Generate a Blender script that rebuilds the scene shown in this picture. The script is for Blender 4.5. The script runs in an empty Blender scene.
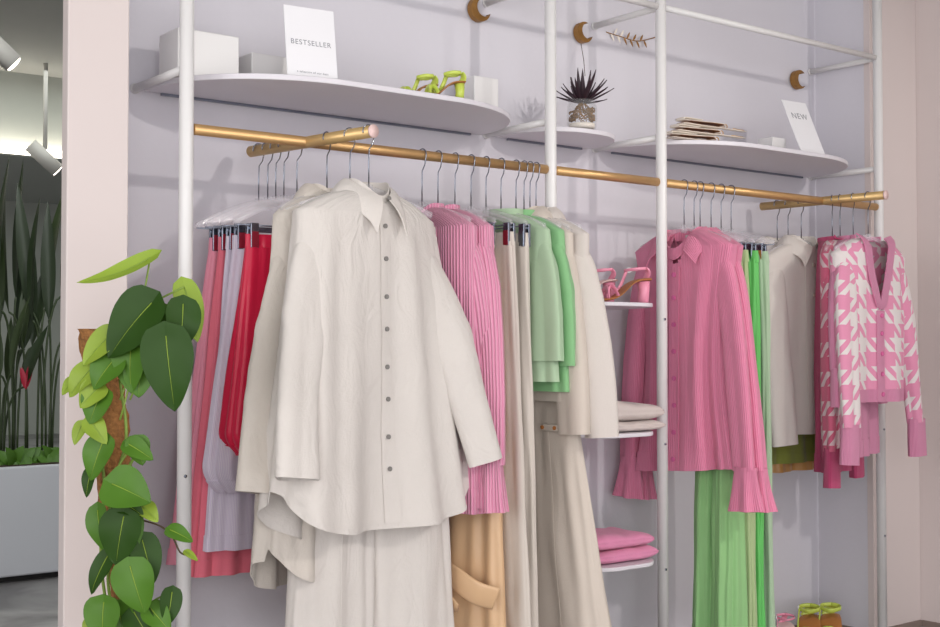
import bpy, math, random
from mathutils import Vector, Matrix, noise
from math import sin, cos, pi, radians, tan, sqrt, atan2
random.seed(7)
S = bpy.context.scene
COL = S.collection

# ------------------------------------------------------------ camera
TH, PITCH, F, CH = radians(37.8), radians(1.53), 1270.0, 1.16
cd = bpy.data.cameras.new('camera'); cam = bpy.data.objects.new('camera', cd); COL.objects.link(cam)
cam.location = (0, 0, CH); cam.rotation_euler = (pi/2 + PITCH, 0, -TH)
cd.sensor_width = 36; cd.lens = F/940*36; cd.clip_end = 100; cd.clip_start = .02
S.camera = cam
CF = Vector((sin(TH)*cos(PITCH), cos(TH)*cos(PITCH), sin(PITCH)))
CR = Vector((cos(TH), -sin(TH), 0)); CU = CR.cross(CF)
C0 = Vector((0, 0, CH))
def ray(px, py): return CF + CR*((px-470)/F) + CU*((313.5-py)/F)
def PY(px, py, Y): r = ray(px, py); return C0 + r*(Y/r.y)
def PZ(px, py, Z): r = ray(px, py); return C0 + r*((Z-CH)/r.z)
def PD(px, py, D): return C0 + ray(px, py)*D

# ------------------------------------------------------------ materials
def lin(h):
    h = h.lstrip('#'); c = [int(h[i:i+2], 16)/255 for i in (0, 2, 4)]
    return tuple(x/12.92 if x <= .04045 else ((x+.055)/1.055)**2.4 for x in c) + (1,)
class NT:
    def __init__(s, name):
        s.m = bpy.data.materials.new(name); s.m.use_nodes = True
        s.t = s.m.node_tree; s.b = s.t.nodes['Principled BSDF']; s.out = s.t.nodes['Material Output']
    def n(s, typ, **kw):
        nd = s.t.nodes.new(typ)
        for k, v in kw.items(): setattr(nd, k, v)
        return nd
    def l(s, a, b): s.t.links.new(a, b)
    def math(s, op, a, b=None):
        nd = s.n('ShaderNodeMath', operation=op)
        for i, x in enumerate((a, b)):
            if x is None: continue
            if hasattr(x, 'links'): s.l(x, nd.inputs[i])
            else: nd.inputs[i].default_value = x
        return nd.outputs[0]
    def mix(s, f, a, b):
        nd = s.n('ShaderNodeMix', data_type='RGBA')
        if hasattr(f, 'links'): s.l(f, nd.inputs[0])
        else: nd.inputs[0].default_value = f
        for i, x in ((6, a), (7, b)):
            if hasattr(x, 'links'): s.l(x, nd.inputs[i])
            else: nd.inputs[i].default_value = x
        return nd.outputs[2]
    def bump(s, h, dist, strength=1.0, prev=None):
        b = s.n('ShaderNodeBump'); b.inputs['Strength'].default_value = strength; b.inputs['Distance'].default_value = dist
        s.l(h, b.inputs['Height'])
        if prev is not None: s.l(prev, b.inputs['Normal'])
        return b.outputs[0]
def plain(name, hexc, rough=.6, metal=0, var=.04, scale=6, bump=0, **kw):
    N = NT(name); c = lin(hexc)
    tc = N.n('ShaderNodeTexCoord'); ns = N.n('ShaderNodeTexNoise'); ns.inputs['Scale'].default_value = scale
    N.l(tc.outputs['Object'], ns.inputs['Vector'])
    d = tuple(max(0, x*(1-var*2)) for x in c[:3]) + (1,)
    N.l(N.mix(ns.outputs[0], c, d), N.b.inputs['Base Color'])
    N.b.inputs['Roughness'].default_value = rough; N.b.inputs['Metallic'].default_value = metal
    for k, v in kw.items(): N.b.inputs[k.replace('_', ' ')].default_value = v
    if bump:
        N.l(N.bump(ns.outputs[0], bump), N.b.inputs['Normal'])
    return N.m
def cloth(name, hexc, rough=.85, kind='weave', hex2=None, ribs=.006, sheen=.25, amp=1.0, coat=0, sub=.0):
    """woven / ribbed / satin / striped / houndstooth fabric on metre UVs"""
    N = NT(name); c = lin(hexc)
    uv = N.n('ShaderNodeUVMap'); sp = N.n('ShaderNodeSeparateXYZ'); N.l(uv.outputs[0], sp.inputs[0])
    U, V = sp.outputs[0], sp.outputs[1]
    ns = N.n('ShaderNodeTexNoise'); ns.inputs['Scale'].default_value = 9; ns.inputs['Detail'].default_value = 5
    N.l(uv.outputs[0], ns.inputs['Vector'])
    dk = tuple(x*.93 for x in c[:3]) + (1,)
    base = N.mix(ns.outputs[0], c, dk); nrm = None
    if kind in ('weave', 'linen'):
        mp = N.n('ShaderNodeMapping'); N.l(uv.outputs[0], mp.inputs[0]); mp.inputs['Scale'].default_value = (60, 900, 1)
        n1 = N.n('ShaderNodeTexNoise'); N.l(mp.outputs[0], n1.inputs[0]); n1.inputs['Scale'].default_value = 1
        mp2 = N.n('ShaderNodeMapping'); N.l(uv.outputs[0], mp2.inputs[0]); mp2.inputs['Scale'].default_value = (900, 60, 1)
        n2 = N.n('ShaderNodeTexNoise'); N.l(mp2.outputs[0], n2.inputs[0]); n2.inputs['Scale'].default_value = 1
        h = N.math('ADD', n1.outputs[0], n2.outputs[0])
        nrm = N.bump(h, .0006*amp)
        base = N.mix(N.math('MULTIPLY', h, .25 if kind == 'linen' else .12), base, tuple(x*.8 for x in c[:3])+(1,))
        cr = N.n('ShaderNodeTexNoise'); cr.inputs['Scale'].default_value = 15; cr.inputs['Detail'].default_value = 4; cr.inputs['Distortion'].default_value = 1.6
        mp3 = N.n('ShaderNodeMapping'); N.l(uv.outputs[0], mp3.inputs[0]); mp3.inputs['Scale'].default_value = (1, .55, 1); mp3.inputs['Rotation'].default_value = (0, 0, .35); N.l(mp3.outputs[0], cr.inputs[0]); nrm = N.bump(cr.outputs[0], (.0065 if kind == 'linen' else .0018)*amp, 1, nrm)
    elif kind in ('rib', 'pinstripe'):
        w = N.math('SINE', N.math('MULTIPLY', U, 2*pi/ribs))
        h = N.math('ADD', N.math('MULTIPLY', w, .5), .5)
        if kind == 'rib':
            nrm = N.bump(h, .0028*amp)
            base = N.mix(N.math('MULTIPLY', N.math('SUBTRACT', 1.0, h), .55), base, lin(hex2) if hex2 else tuple(x*.6 for x in c[:3])+(1,))
        else:
            base = N.mix(N.math('GREATER_THAN', h, .6), base, lin(hex2))
    elif kind == 'houndstooth':
        P = ribs
        u = N.math('FRACT', N.math('MULTIPLY', U, 1/P)); v = N.math('FRACT', N.math('MULTIPLY', V, 1/P))
        a = N.math('LESS_THAN', u, .5); b = N.math('LESS_THAN', v, .5)
        s_ = N.math('FRACT', N.math('MULTIPLY', N.math('ADD', u, v), 2.0)); cc = N.math('LESS_THAN', s_, .5)
        sel = N.math('ADD', N.math('MULTIPLY', cc, a), N.math('MULTIPLY', N.math('SUBTRACT', 1.0, cc), b))
        base = N.mix(sel, base, lin(hex2))
        n1 = N.n('ShaderNodeTexNoise'); n1.inputs['Scale'].default_value = 300; N.l(uv.outputs[0], n1.inputs[0])
        nrm = N.bump(n1.outputs[0], .0012*amp)
    elif kind == 'satin':
        cr = N.n('ShaderNodeTexNoise'); cr.inputs['Scale'].default_value = 12; cr.inputs['Detail'].default_value = 2; cr.inputs['Distortion'].default_value = 1
        mp = N.n('ShaderNodeMapping'); N.l(uv.outputs[0], mp.inputs[0]); mp.inputs['Scale'].default_value = (1, .35, 1)
        N.l(mp.outputs[0], cr.inputs[0]); nrm = N.bump(cr.outputs[0], .006*amp)
    N.l(base, N.b.inputs['Base Color']); N.b.inputs['Roughness'].default_value = rough
    N.b.inputs['Sheen Weight'].default_value = sheen; N.b.inputs['Sheen Roughness'].default_value = .5
    N.b.inputs['Specular IOR Level'].default_value = .25 if kind != 'satin' else .5
    if nrm is not None: N.l(nrm, N.b.inputs['Normal'])
    # thin cloth lets some light through
    tr = N.n('ShaderNodeBsdfTranslucent'); N.l(base, tr.inputs[0])
    mx = N.n('ShaderNodeMixShader'); mx.inputs[0].default_value = .18 + sub
    N.l(N.b.outputs[0], mx.inputs[1]); N.l(tr.outputs[0], mx.inputs[2]); N.l(mx.outputs[0], N.out.inputs[0])
    return N.m
M = {}
M['wall'] = plain('wall_paint', '#d5d2d9', .7, var=.01, bump=.0004, scale=60)
M['pillar'] = plain('pillar_paint', '#d8ccc9', .7, var=.01, scale=3)
M['ceil'] = plain('ceiling_paint', '#b4b6b2', .9, var=.03)
M['beam'] = plain('beam_paint', '#b2b5ad', .8, var=.03)
M['white'] = plain('white_powder_coat', '#e0dedd', .38, var=.01)
M['shelf'] = plain('white_shelf_lacquer', '#dcd8de', .42, var=.01)
M['brass'] = plain('brushed_brass', '#d8ae78', .42, metal=.72, var=.06, scale=30)
M['brass_pale'] = plain('pale_brass', '#dcb980', .42, metal=.6, var=.08, scale=30)
M['gold_wood'] = plain('gilded_crescent', '#a8793c', .45, metal=.35, var=.25, scale=40, bump=.002)
M['steel'] = plain('hook_steel', '#8d93a0', .25, metal=1, var=.02)
M['red_tag'] = plain('red_clip_pad', '#8c1a2e', .4)
M['linen'] = cloth('white_linen', '#eee7e1', .9, 'linen', amp=1.0)
M['linen2'] = cloth('cream_linen', '#ebe2d8', .9, 'linen')
M['cotton'] = cloth('white_cotton_twill', '#e6ddd6', .85, 'weave', amp=.8)
M['cream'] = cloth('cream_twill', '#e2d6ca', .85, 'weave', amp=.8)
M['ecru'] = cloth('ecru_crepe', '#e2d8ce', .8, 'weave', amp=.5)
M['camel'] = cloth('camel_satin', '#e6c096', .35, 'satin', sheen=.1)
M['red'] = cloth('crimson_satin', '#e21a48', .38, 'satin', sheen=.1)
M['coral'] = cloth('coral_pleats', '#f57f92', .6, 'weave', amp=.5, sub=.1)
M['pinkc'] = cloth('pink_chiffon', '#fbaabf', .6, 'weave', amp=.5, sub=.12)
M['lilac'] = cloth('lilac_pinstripe', '#efe8f2', .8, 'pinstripe', '#dccfe4', .004, sub=.1)
M['rib'] = cloth('pink_rib_knit', '#fbb6d0', .85, 'rib', '#ec7fae', .0095, amp=1.2)
M['rib2'] = cloth('rose_rib_knit', '#f69dbd', .85, 'rib', '#e9799f', .0065, amp=.55)
M['rib3'] = cloth('plain_pink_rib', '#f4a6c8', .85, 'rib', '#e486b0', .005, amp=.7)
M['ribd'] = cloth('raspberry_rib', '#dc5a88', .85, 'rib', '#c04070', .005, amp=.7)
M['mint'] = cloth('mint_cotton', '#c6dfbe', .8, 'weave', amp=.6, sub=.1)
M['mint2'] = cloth('spring_green_cotton', '#9fd69c', .8, 'weave', amp=.6, sub=.1)
M['green'] = cloth('bright_green_satin', '#6fd46c', .5, 'satin', sub=.05)
M['sage'] = cloth('light_green_crepe', '#a9dc98', .7, 'weave', amp=.5, sub=.08)
M['sage2'] = cloth('pale_lime_crepe', '#c4d9a2', .7, 'weave', amp=.5, sub=.08)
M['olive'] = cloth('olive_cotton', '#98a04c', .85, 'weave')
M['ochre'] = cloth('ochre_satin', '#c9924c', .4, 'satin')
M['hound'] = cloth('pink_houndstooth_knit', '#f6eeec', .9, 'houndstooth', '#f0a0c0', .105)
M['hound2'] = cloth('deep_houndstooth_knit', '#f0d6da', .9, 'houndstooth', '#e0708f', .105)
M['denim'] = cloth('off_white_denim', '#f6efe8', .85, 'weave', amp=.8)
M['foldw'] = cloth('folded_white_cotton', '#e6dad4', .9, 'weave')
M['foldp'] = cloth('folded_pink_jersey', '#f29cc2', .9, 'weave')
M['btn'] = plain('grey_shell_button', '#8b8783', .3, var=.15, scale=200)
M['btnw'] = plain('cream_button', '#d8cdc0', .35)
M['btnp'] = plain('pink_button', '#dc6da2', .3)
M['tag'] = plain('woven_label', '#e6e0dc', .8)
M['coir'] = plain('coir_fibre', '#b27a45', .95, var=.3, scale=90, bump=.01)
M['leafd'] = plain('dark_green_leaf', '#2b4a12', .5, Specular_IOR_Level=.22, var=.12, scale=12)
M['leafm'] = plain('mid_green_leaf', '#4f7a22', .48, Specular_IOR_Level=.3, var=.16, scale=14)
M['leafl'] = plain('light_green_leaf', '#8fa83a', .48, Specular_IOR_Level=.3, var=.12, scale=14)
M['stem'] = plain('green_stem', '#7f9a3c', .5)
M['bstem'] = plain('brown_stem', '#4a3a22', .6)
M['bleaf'] = plain('dusky_leaf', '#2c3c22', .45, var=.2, scale=10)
M['bleaf2'] = plain('dull_green_leaf', '#3a4a28', .5, var=.2, scale=10)  # second dark green, for stalks and every third blade
M['planter'] = plain('white_planter', '#c9cbd0', .55, var=.02)
M['dark'] = plain('dark_plinth', '#1f1d1c', .7)
M['soil'] = plain('soil', '#3a2c20', .95, bump=.01, scale=40)
M['black'] = plain('purple_black_leaf', '#3b2731', .4, var=.2, scale=30)
M['roots'] = plain('brown_roots', '#a07028', .8, var=.3, scale=80)
M['paper'] = plain('white_card', '#ecebee', .7, var=.005)
M['ink'] = plain('grey_print', '#8f8f96', .8)
M['lime'] = plain('lime_patent', '#c9da5e', .3)
M['tan'] = plain('tan_leather', '#b5763e', .5)
M['pinkl'] = plain('pink_leather', '#f09ab4', .35)
M['insole'] = plain('pale_insole', '#e8c9c4', .5)
M['strap'] = plain('cream_leather', '#eee4d8', .55)
M['strapb'] = plain('brown_edge_leather', '#8a5a36', .6)
M['lampw'] = plain('lamp_housing', '#b9b6b0', .5)
M['terra'] = plain('white_pot', '#d8d4d0', .5)
M['redf'] = plain('red_flower', '#a82038', .5)
def glassy(name, hexc, alpha, rough=.08):
    N = NT(name); N.b.inputs['Base Color'].default_value = lin(hexc); N.b.inputs['Roughness'].default_value = rough
    N.b.inputs['Alpha'].default_value = alpha; N.b.inputs['IOR'].default_value = 1.49; N.b.inputs['Specular IOR Level'].default_value = .9
    return N.m
M['acrylic'] = glassy('clear_acrylic', '#f4f0f6', .2)
M['glass'] = glassy('clear_glass', '#eef2f2', .06, .05)
def emis(name, hexc, st):
    N = NT(name); N.b.inputs['Base Color'].default_value = lin(hexc)
    N.b.inputs['Emission Color'].default_value = lin(hexc); N.b.inputs['Emission Strength'].default_value = st
    return N.m
M['lamp'] = emis('lamp_glow', '#fff4e6', 6)
N = NT('polished_concrete'); tc = N.n('ShaderNodeTexCoord')
n1 = N.n('ShaderNodeTexNoise'); n1.inputs['Scale'].default_value = 1.6; n1.inputs['Detail'].default_value = 9; n1.inputs['Distortion'].default_value = 1.4
N.l(tc.outputs['Object'], n1.inputs[0]); rp = N.n('ShaderNodeValToRGB'); N.l(n1.outputs[0], rp.inputs[0])
rp.color_ramp.elements[0].position = .35; rp.color_ramp.elements[0].color = lin('#6f6c6c'); rp.color_ramp.elements[1].position = .68; rp.color_ramp.elements[1].color = lin('#a8a5a4')
N.l(rp.outputs[0], N.b.inputs['Base Color']); N.b.inputs['Roughness'].default_value = .45; M['floor'] = N.m
M['skirt'] = plain('brown_baseboard', '#8a7a72', .6)

# ------------------------------------------------------------ object helpers
def link(o, parent=None):
    COL.objects.link(o)
    if parent is not None: o.parent = parent
    return o
def mesh(name, V, Fc, mat, parent=None, uv=None, smooth=True, solid=0, bevel=0, sub=0):
    me = bpy.data.meshes.new(name); me.from_pydata([tuple(v) for v in V], [], Fc)
    me.materials.append(mat if not isinstance(mat, str) else M[mat])
    if uv:
        ul = me.uv_layers.new(name='UVMap')
        for p in me.polygons:
            for k, li in enumerate(p.loop_indices): ul.data[li].uv = uv[p.index][k]
    if smooth: me.polygons.foreach_set('use_smooth', [True]*len(me.polygons))
    me.update(); o = bpy.data.objects.new(name, me); link(o, parent)
    if solid:
        m = o.modifiers.new('s', 'SOLIDIFY'); m.thickness = solid; m.offset = 0
        e = o.modifiers.new('e', 'EDGE_SPLIT'); e.split_angle = radians(62)
    if bevel:
        m = o.modifiers.new('b', 'BEVEL'); m.width = bevel; m.segments = 3; m.limit_method = 'ANGLE'
    if sub:
        m = o.modifiers.new('d', 'SUBSURF'); m.levels = sub; m.render_levels = sub
    return o
class B:                                  # mesh accumulator for one object
    def __init__(s): s.v = []; s.f = []
    def add(s, V, Fc):
        n = len(s.v); s.v += [Vector(v) for v in V]; s.f += [tuple(i+n for i in f) for f in Fc]; return s
    def box(s, lo, hi, mat=None):
        x0, y0, z0 = lo; x1, y1, z1 = hi
        V = [Vector(p) for p in ((x0,y0,z0),(x1,y0,z0),(x1,y1,z0),(x0,y1,z0),(x0,y0,z1),(x1,y0,z1),(x1,y1,z1),(x0,y1,z1))]
        if mat: V = [mat @ v for v in V]
        return s.add(V, [(0,3,2,1),(4,5,6,7),(0,1,5,4),(1,2,6,5),(2,3,7,6),(3,0,4,7)])
    def tube(s, pts, r, n=12, cap=True, flat=1.0, up=None):
        pts = [Vector(p) for p in pts]; m = len(pts); rr = r if isinstance(r, (list, tuple)) else [r]*m
        V = []; prev = None
        for i, p in enumerate(pts):
            t = (pts[min(i+1, m-1)] - pts[max(i-1, 0)]).normalized()
            if prev is None:
                a = Vector(up) if up else (Vector((0, 0, 1)) if abs(t.z) < .9 else Vector((1, 0, 0)))
                prev = (a - t*a.dot(t)).normalized()
            else: prev = (prev - t*prev.dot(t)).normalized()
            b = t.cross(prev)
            for k in range(n):
                a = 2*pi*k/n; V.append(p + (prev*cos(a) + b*sin(a)*flat)*rr[i])
        Fc = [(i*n+k, i*n+(k+1) % n, (i+1)*n+(k+1) % n, (i+1)*n+k) for i in range(m-1) for k in range(n)]
        if cap: Fc += [tuple(range(n))[::-1], tuple((m-1)*n+k for k in range(n))]
        return s.add(V, Fc)
    def disc(s, c, nrm, r, h, n=18):
        c = Vector(c); nrm = Vector(nrm).normalized(); return s.tube([c, c+nrm*h], r, n)
    def build(s, name, mat, parent=None, **k): return mesh(name, s.v, s.f, mat, parent, **k)
def bez(P0, P1, P2, n=16):
    P0, P1, P2 = map(Vector, (P0, P1, P2))
    return [P0*(1-t)**2 + P1*2*t*(1-t) + P2*t*t for t in [i/n for i in range(n+1)]]
def curve_pts(P, n=10):                    # catmull-rom through points
    P = [Vector(p) for p in P]; Q = [P[0]*2-P[1]] + P + [P[-1]*2-P[-2]]; out = []
    for i in range(1, len(Q)-2):
        a, b, c, d = Q[i-1:i+3]
        for k in range(n):
            t = k/n; out.append(.5*((2*b)+(c-a)*t+(2*a-5*b+4*c-d)*t*t+(3*b-a-3*c+d)*t**3))
    return out + [P[-1]]
def thing(name, label, cat, loc=(0, 0, 0), rz=0, group=None, rot=None):
    o = bpy.data.objects.new(name, None); COL.objects.link(o); o.location = loc
    o.rotation_euler = rot or (0, 0, rz); o.empty_display_size = .05
    return tag(o, label, cat, group)
def tag(o, label, cat, group=None):
    o['label'] = label; o['category'] = cat
    if group: o['group'] = group
    return o
def struct(o): o['kind'] = 'structure'; return o
class Grid:
    """rows x cols sheet of points; u,v in metres for the cloth textures"""
    def __init__(s, P, closed=True):
        s.P = P; s.closed = closed; s.R = len(P); s.C = len(P[0])
        ref = P[s.R*2//3]; u = [0]
        for j in range(1, s.C + (1 if closed else 0)): u.append(u[-1] + (ref[j % s.C]-ref[j-1]).length)
        s.u = u; v = [0]
        for i in range(1, s.R): v.append(v[-1] + sum((P[i][j]-P[i-1][j]).length for j in range(0, s.C, 8))/len(range(0, s.C, 8)))
        s.v = v
    def nrm(s, i, j):
        a = s.P[min(i+1, s.R-1)][j % s.C] - s.P[max(i-1, 0)][j % s.C]
        b = (s.P[i][(j+1) % s.C] - s.P[i][(j-1) % s.C]) if s.closed else s.P[i][min(j+1, s.C-1)]-s.P[i][max(j-1, 0)]
        n = a.cross(b); return n.normalized() if n.length > 1e-9 else Vector((0, -1, 0))
    def surf(s, x, z):
        best = None
        for i in range(s.R):
            for j in range(s.C//2, s.C):
                p = s.P[i][j]; d = (p.x-x)**2+(p.z-z)**2
                if best is None or d < best[0]: best = (d, p)
        return best[1]
    def vband(s, half, ztop, depth, w, mat, parent, name='neck_band', th=.004):
        """knitted band along both edges of a V opening"""
        for sg_ in (-1, 1):
            P = []
            for k in range(17):
                v = k/16; x = sg_*half*(1-v)**.8; z = ztop-depth*v; p = s.surf(x, z)
                P.append([Vector((x+sg_*w*q, p.y-.005-.0*q, z+.25*w*q)) for q in (-.35, 0, .35, .65)])
            Grid(P, False).build(name, mat, parent, th)
    def build(s, name, mat, parent, solid=.0022, cut=None):
        V = [p for r in s.P for p in r]; Fc = []; uv = []; C = s.C
        for i in range(s.R-1):
            for j in range(C if s.closed else C-1):
                j2 = (j+1) % C
                if cut:
                    m = (s.P[i][j]+s.P[i+1][j2])/2; half, ztop, depth = cut
                    if j >= C//2 and m.z > ztop-depth and abs(m.x) < half*max(0, (m.z-ztop+depth)/depth)**.8: continue
                Fc.append((i*C+j, (i+1)*C+j, (i+1)*C+j2, i*C+j2))
                uv.append(((s.u[j], -s.v[i]), (s.u[j], -s.v[i+1]), (s.u[j+1], -s.v[i+1]), (s.u[j+1], -s.v[i])))
        return mesh(name, V, Fc, mat, parent, uv, solid=solid)
    def patch(s, name, i0, i1, j0, j1, off, mat, parent, solid=.0025):
        """a raised band / pocket / placket lying on the sheet"""
        full = s.closed and (j1-j0) >= s.C
        P = [[s.P[i][j % s.C] + s.nrm(i, j)*off for j in range(j0, j1 if full else j1+1)] for i in range(i0, i1+1)]
        return Grid(P, full).build(name, mat, parent, solid)
    def at(s, i, j, off=0): return s.P[i][j % s.C] + s.nrm(i, j)*off
DZ = Vector((0, 0, -.025))
sg = lambda x, e: math.copysign(abs(x)**e, x)
def body(w0=.23, w1=.3, L=.8, d0=.045, d1=.06, z0=-.135, neck=.07, slope=.06, k=6, A=.012, seed=1, hem=None,
         vneck=0., cols=128, rows=70, wr=.006, cx=0., low=1.0, wmid=None, cx1=None, fine=.9):
    P = []; RS = 12; rn = random.Random(seed); ph = [rn.uniform(0, 6.28) for _ in range(6)]
    for i in range(rows+1):
        row = []
        if i <= RS:
            a = i/RS; w = neck + (w0-neck)*a; z = z0 - slope*a**1.5; d = .05*(1-a) + d0*a; b = 0
            if a > .8: w -= 0
        else:
            b = (i-RS)/(rows-RS); a = 1; w = w0 + (w1-w0)*b**low
            if wmid: w += (wmid - (w0+w1)/2)*sin(pi*b)
            d = d0 + (d1-d0)*b; z = z0 - slope - b*(L-slope)
        for j in range(cols):
            t = 2*pi*j/cols; c, s_ = cos(t), sin(t)
            x = w*sg(c, .9); y = d*sg(s_, .75)
            amp = A*(b**.6)
            f = sin(k*t + ph[0] + 1.1*sin(2.2*b+ph[1])) + .6*sin((k*2+1)*t + ph[2] + b*1.5) + .35*sin((k*3+2)*t+ph[3])
            nz = noise.noise(Vector((x*6+seed*3.1, y*6, z*1.7))) * wr*2.0 * (.2+.8*a)
            nz += (noise.turbulence(Vector((x*9+seed+z*5, y*9, z*6)), 3, True)) * wr*.45*fine * (.3+.7*min(1, b*2))
            o = amp*f + nz
            x += c*o*.6; y += s_*o + (amp*.4*sin(2.3*x/.1+ph[4]) if b > 0 else 0)
            zz = z
            if vneck and s_ < 0: zz -= vneck*(-s_)**4*(1-min(1, i/(RS*1.0)))
            if hem: zz += hem(t)*b**2
            row.append(Vector((x+cx+((cx1-cx)*b if cx1 is not None else 0), y, zz)))
        P.append(row)
    return Grid(P)
def sleeve(P0, P1, P2, r=(.075, .07, .06), flat=.45, seed=1, wr=.008, rows=46, cols=40, k=3, A=.004, yax=(0, 1, 0)):
    path = bez(P0, P1, P2, rows); P = []; rn = random.Random(seed); ph = rn.uniform(0, 6)
    for i, p in enumerate(path):
        s = i/rows; t = (path[min(i+1, rows)]-path[max(i-1, 0)]).normalized()
        y = Vector(yax); y = (y - t*y.dot(t)).normalized(); x = y.cross(t)
        rr = r[0]*(1-s)*(1-s) + 2*r[1]*s*(1-s) + r[2]*s*s
        if callable(flat): fl = flat(s)
        else: fl = flat
        row = []
        for j in range(cols):
            a = 2*pi*j/cols
            q = 1 + .0*s; o = A*s*sin(k*a+ph)*2
            v = x*cos(a)*rr + y*sin(a)*rr*fl
            q = p + v
            n_ = noise.noise(Vector((q.x*9+seed*5, q.y*9, q.z*2.2)))*wr*1.3*min(1, s*4) + noise.noise(Vector((q.x*16+seed, q.y*16, q.z*13+q.x*9)))**2*wr*1.3*sin(pi*min(1, s*1.05))
            row.append(q + v.normalized()*(n_ + o))
        P.append(row)
    return Grid(P)
def drape(w0, w1, L, d0, d1, z0, k=9, A=.02, seed=1, cx=0, cols=144, rows=60, bubble=0, wr=.004, hemz=0, cx1=None, sharp=1.0):
    """skirt or trouser leg hanging from a clipped waist"""
    P = []; rn = random.Random(seed); ph = [rn.uniform(0, 6.28) for _ in range(5)]
    for i in range(rows+1):
        b = i/rows; w = w0+(w1-w0)*b; d = d0+(d1-d0)*b**.8
        if bubble: q = max(0, (b-.88)/.12); w *= (1-.22*q*q); d *= (1-.5*q*q)
        ccx = cx + ((cx1 if cx1 is not None else cx)-cx)*b
        row = []
        for j in range(cols):
            t = 2*pi*j/cols; c, s_ = cos(t), sin(t)
            f = sin(k*t+ph[0]+.6*sin(2*b+ph[1])); f = sg(f, sharp); f += .45*sin((2*k+3)*t+ph[2]+b)
            z = z0 - L*b
            o = A*(.12+.88*b)*f + noise.noise(Vector((c*3+seed, s_*3, z*4)))*wr*2
            row.append(Vector((ccx + w*sg(c, .9)+c*o*.5, d*sg(s_, .8)+s_*o, z + hemz*c)))
        P.append(row)
    return Grid(P)
def buttons(pts, nrm, r, mat, parent, h=.004):
    for p in pts:
        b = B(); b.disc(p, nrm, r, h, 20); n = Vector(nrm).normalized()
        b.disc(p+n*h, nrm, r*.62, .0008, 14)
        b.build('button', mat, parent, smooth=False)

# ------------------------------------------------------------ the setting
def sbox(name, lo, hi, mat, bev=0):
    return struct(B().box(lo, hi).build(name, mat, None, smooth=False, bevel=bev))
YW, YP, ZR, RR = 3.33, 3.0, 1.72, .0145
sbox('floor', (-9, -4, -.1), (14, 22, 0), 'floor')
sbox('ceiling', (-9, -4, 3.1), (14, 22, 3.2), 'ceil')
sbox('wall_back', (1.24, YW, 0), (4.55, YW+.05, 3.1), 'wall')
sbox('wall_left', (1.24, 3.08, 0), (1.268, YW, 3.1), 'wall')
sbox('wall_right', (4.432, 3.09, 0), (4.50, YW, 3.1), 'wall')
sbox('wall_left_pillar', (1.115, 3.04, 0), (1.272, 3.08, 3.1), 'pillar', .004)
XE = PY(919, 400, 3.06).x
sbox('wall_right_pillar', (4.43, 3.06, 0), (XE, 3.09, 3.1), 'pillar', .003)
sbox('wall_side', (XE, -1.0, 0), (XE+.15, 3.2, 3.1), 'pillar')
sbox('wall_far', (-9, 17, 0), (14, 17.2, 3.1), 'beam')
sbox('baseboard_back', (1.28, YW-.012, 0), (4.43, YW, .02), 'skirt')
sbox('baseboard_right', (4.423, 3.05, 0), (4.435, YW-.012, .02), 'skirt')
sbox('baseboard_pillar', (4.43, 3.048, 0), (XE-.01, 3.06, .025), 'skirt')
sbox('baseboard_side', (XE-.012, -1, 0), (XE, 3.05, .025), 'skirt')
# ceiling beams of the shop behind, one lit along its lower edge
sbox('trim_1', (-9, 5.2, 2.78), (1.2, 5.5, 3.1), 'beam')
sbox('trim_2', (-9, 9.0, 2.55), (14, 9.3, 3.1), 'beam')

# ------------------------------------------------------------ display frame
XP = [PY(x, 347, YP).x for x in (185, 551, 662, 880)]
XP = [XP[0], XP[1], XP[2], XP[3]]
names = ['beside the tall climbing plant', 'beside the mint tops and cream jackets', 'carrying the three small shelves', 'against the right-hand pillar']
def bolt(p, par): B().disc(p, (0, -1, 0), .004, .003, 10).build('screw', 'steel', par)
for i, x in enumerate(XP):
    t = thing('display_pole', 'white round metal display pole ' + names[i], 'pole', (x, YP, 0), group='white display poles')
    B().tube([(0, 0, .012), (0, 0, 3.08)], .0185, 28).build('post', 'white', t)
    B().tube([(0, 0, 0), (0, 0, .012)], .045, 28).build('base_flange', 'white', t)
    for z in (2.32, 1.875):
        B().tube([(0, .012, z), (0, YW-YP-.008, z)], .011, 16).build('wall_arm', 'white', t)
        B().tube([(0, YW-YP-.008, z), (0, YW-YP-.001, z)], .014, 20).build('wall_flange', 'white', t)
    for z in (1.305, .885, .465): bolt((-.006, -.0185, z-.05), t)
for i, (a, b_) in enumerate(((0, 1), (1, 2), (2, 3))):
    w = ['left', 'middle', 'right'][i]
    o = B().tube([(XP[a]+.019, YP, 2.32), (XP[b_]-.019, YP, 2.32)], .011, 16).build('cross_tube', 'white')
    tag(o, f'thin white horizontal tube joining the poles high above the {w} shelf', 'tube', 'upper cross tubes')
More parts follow.
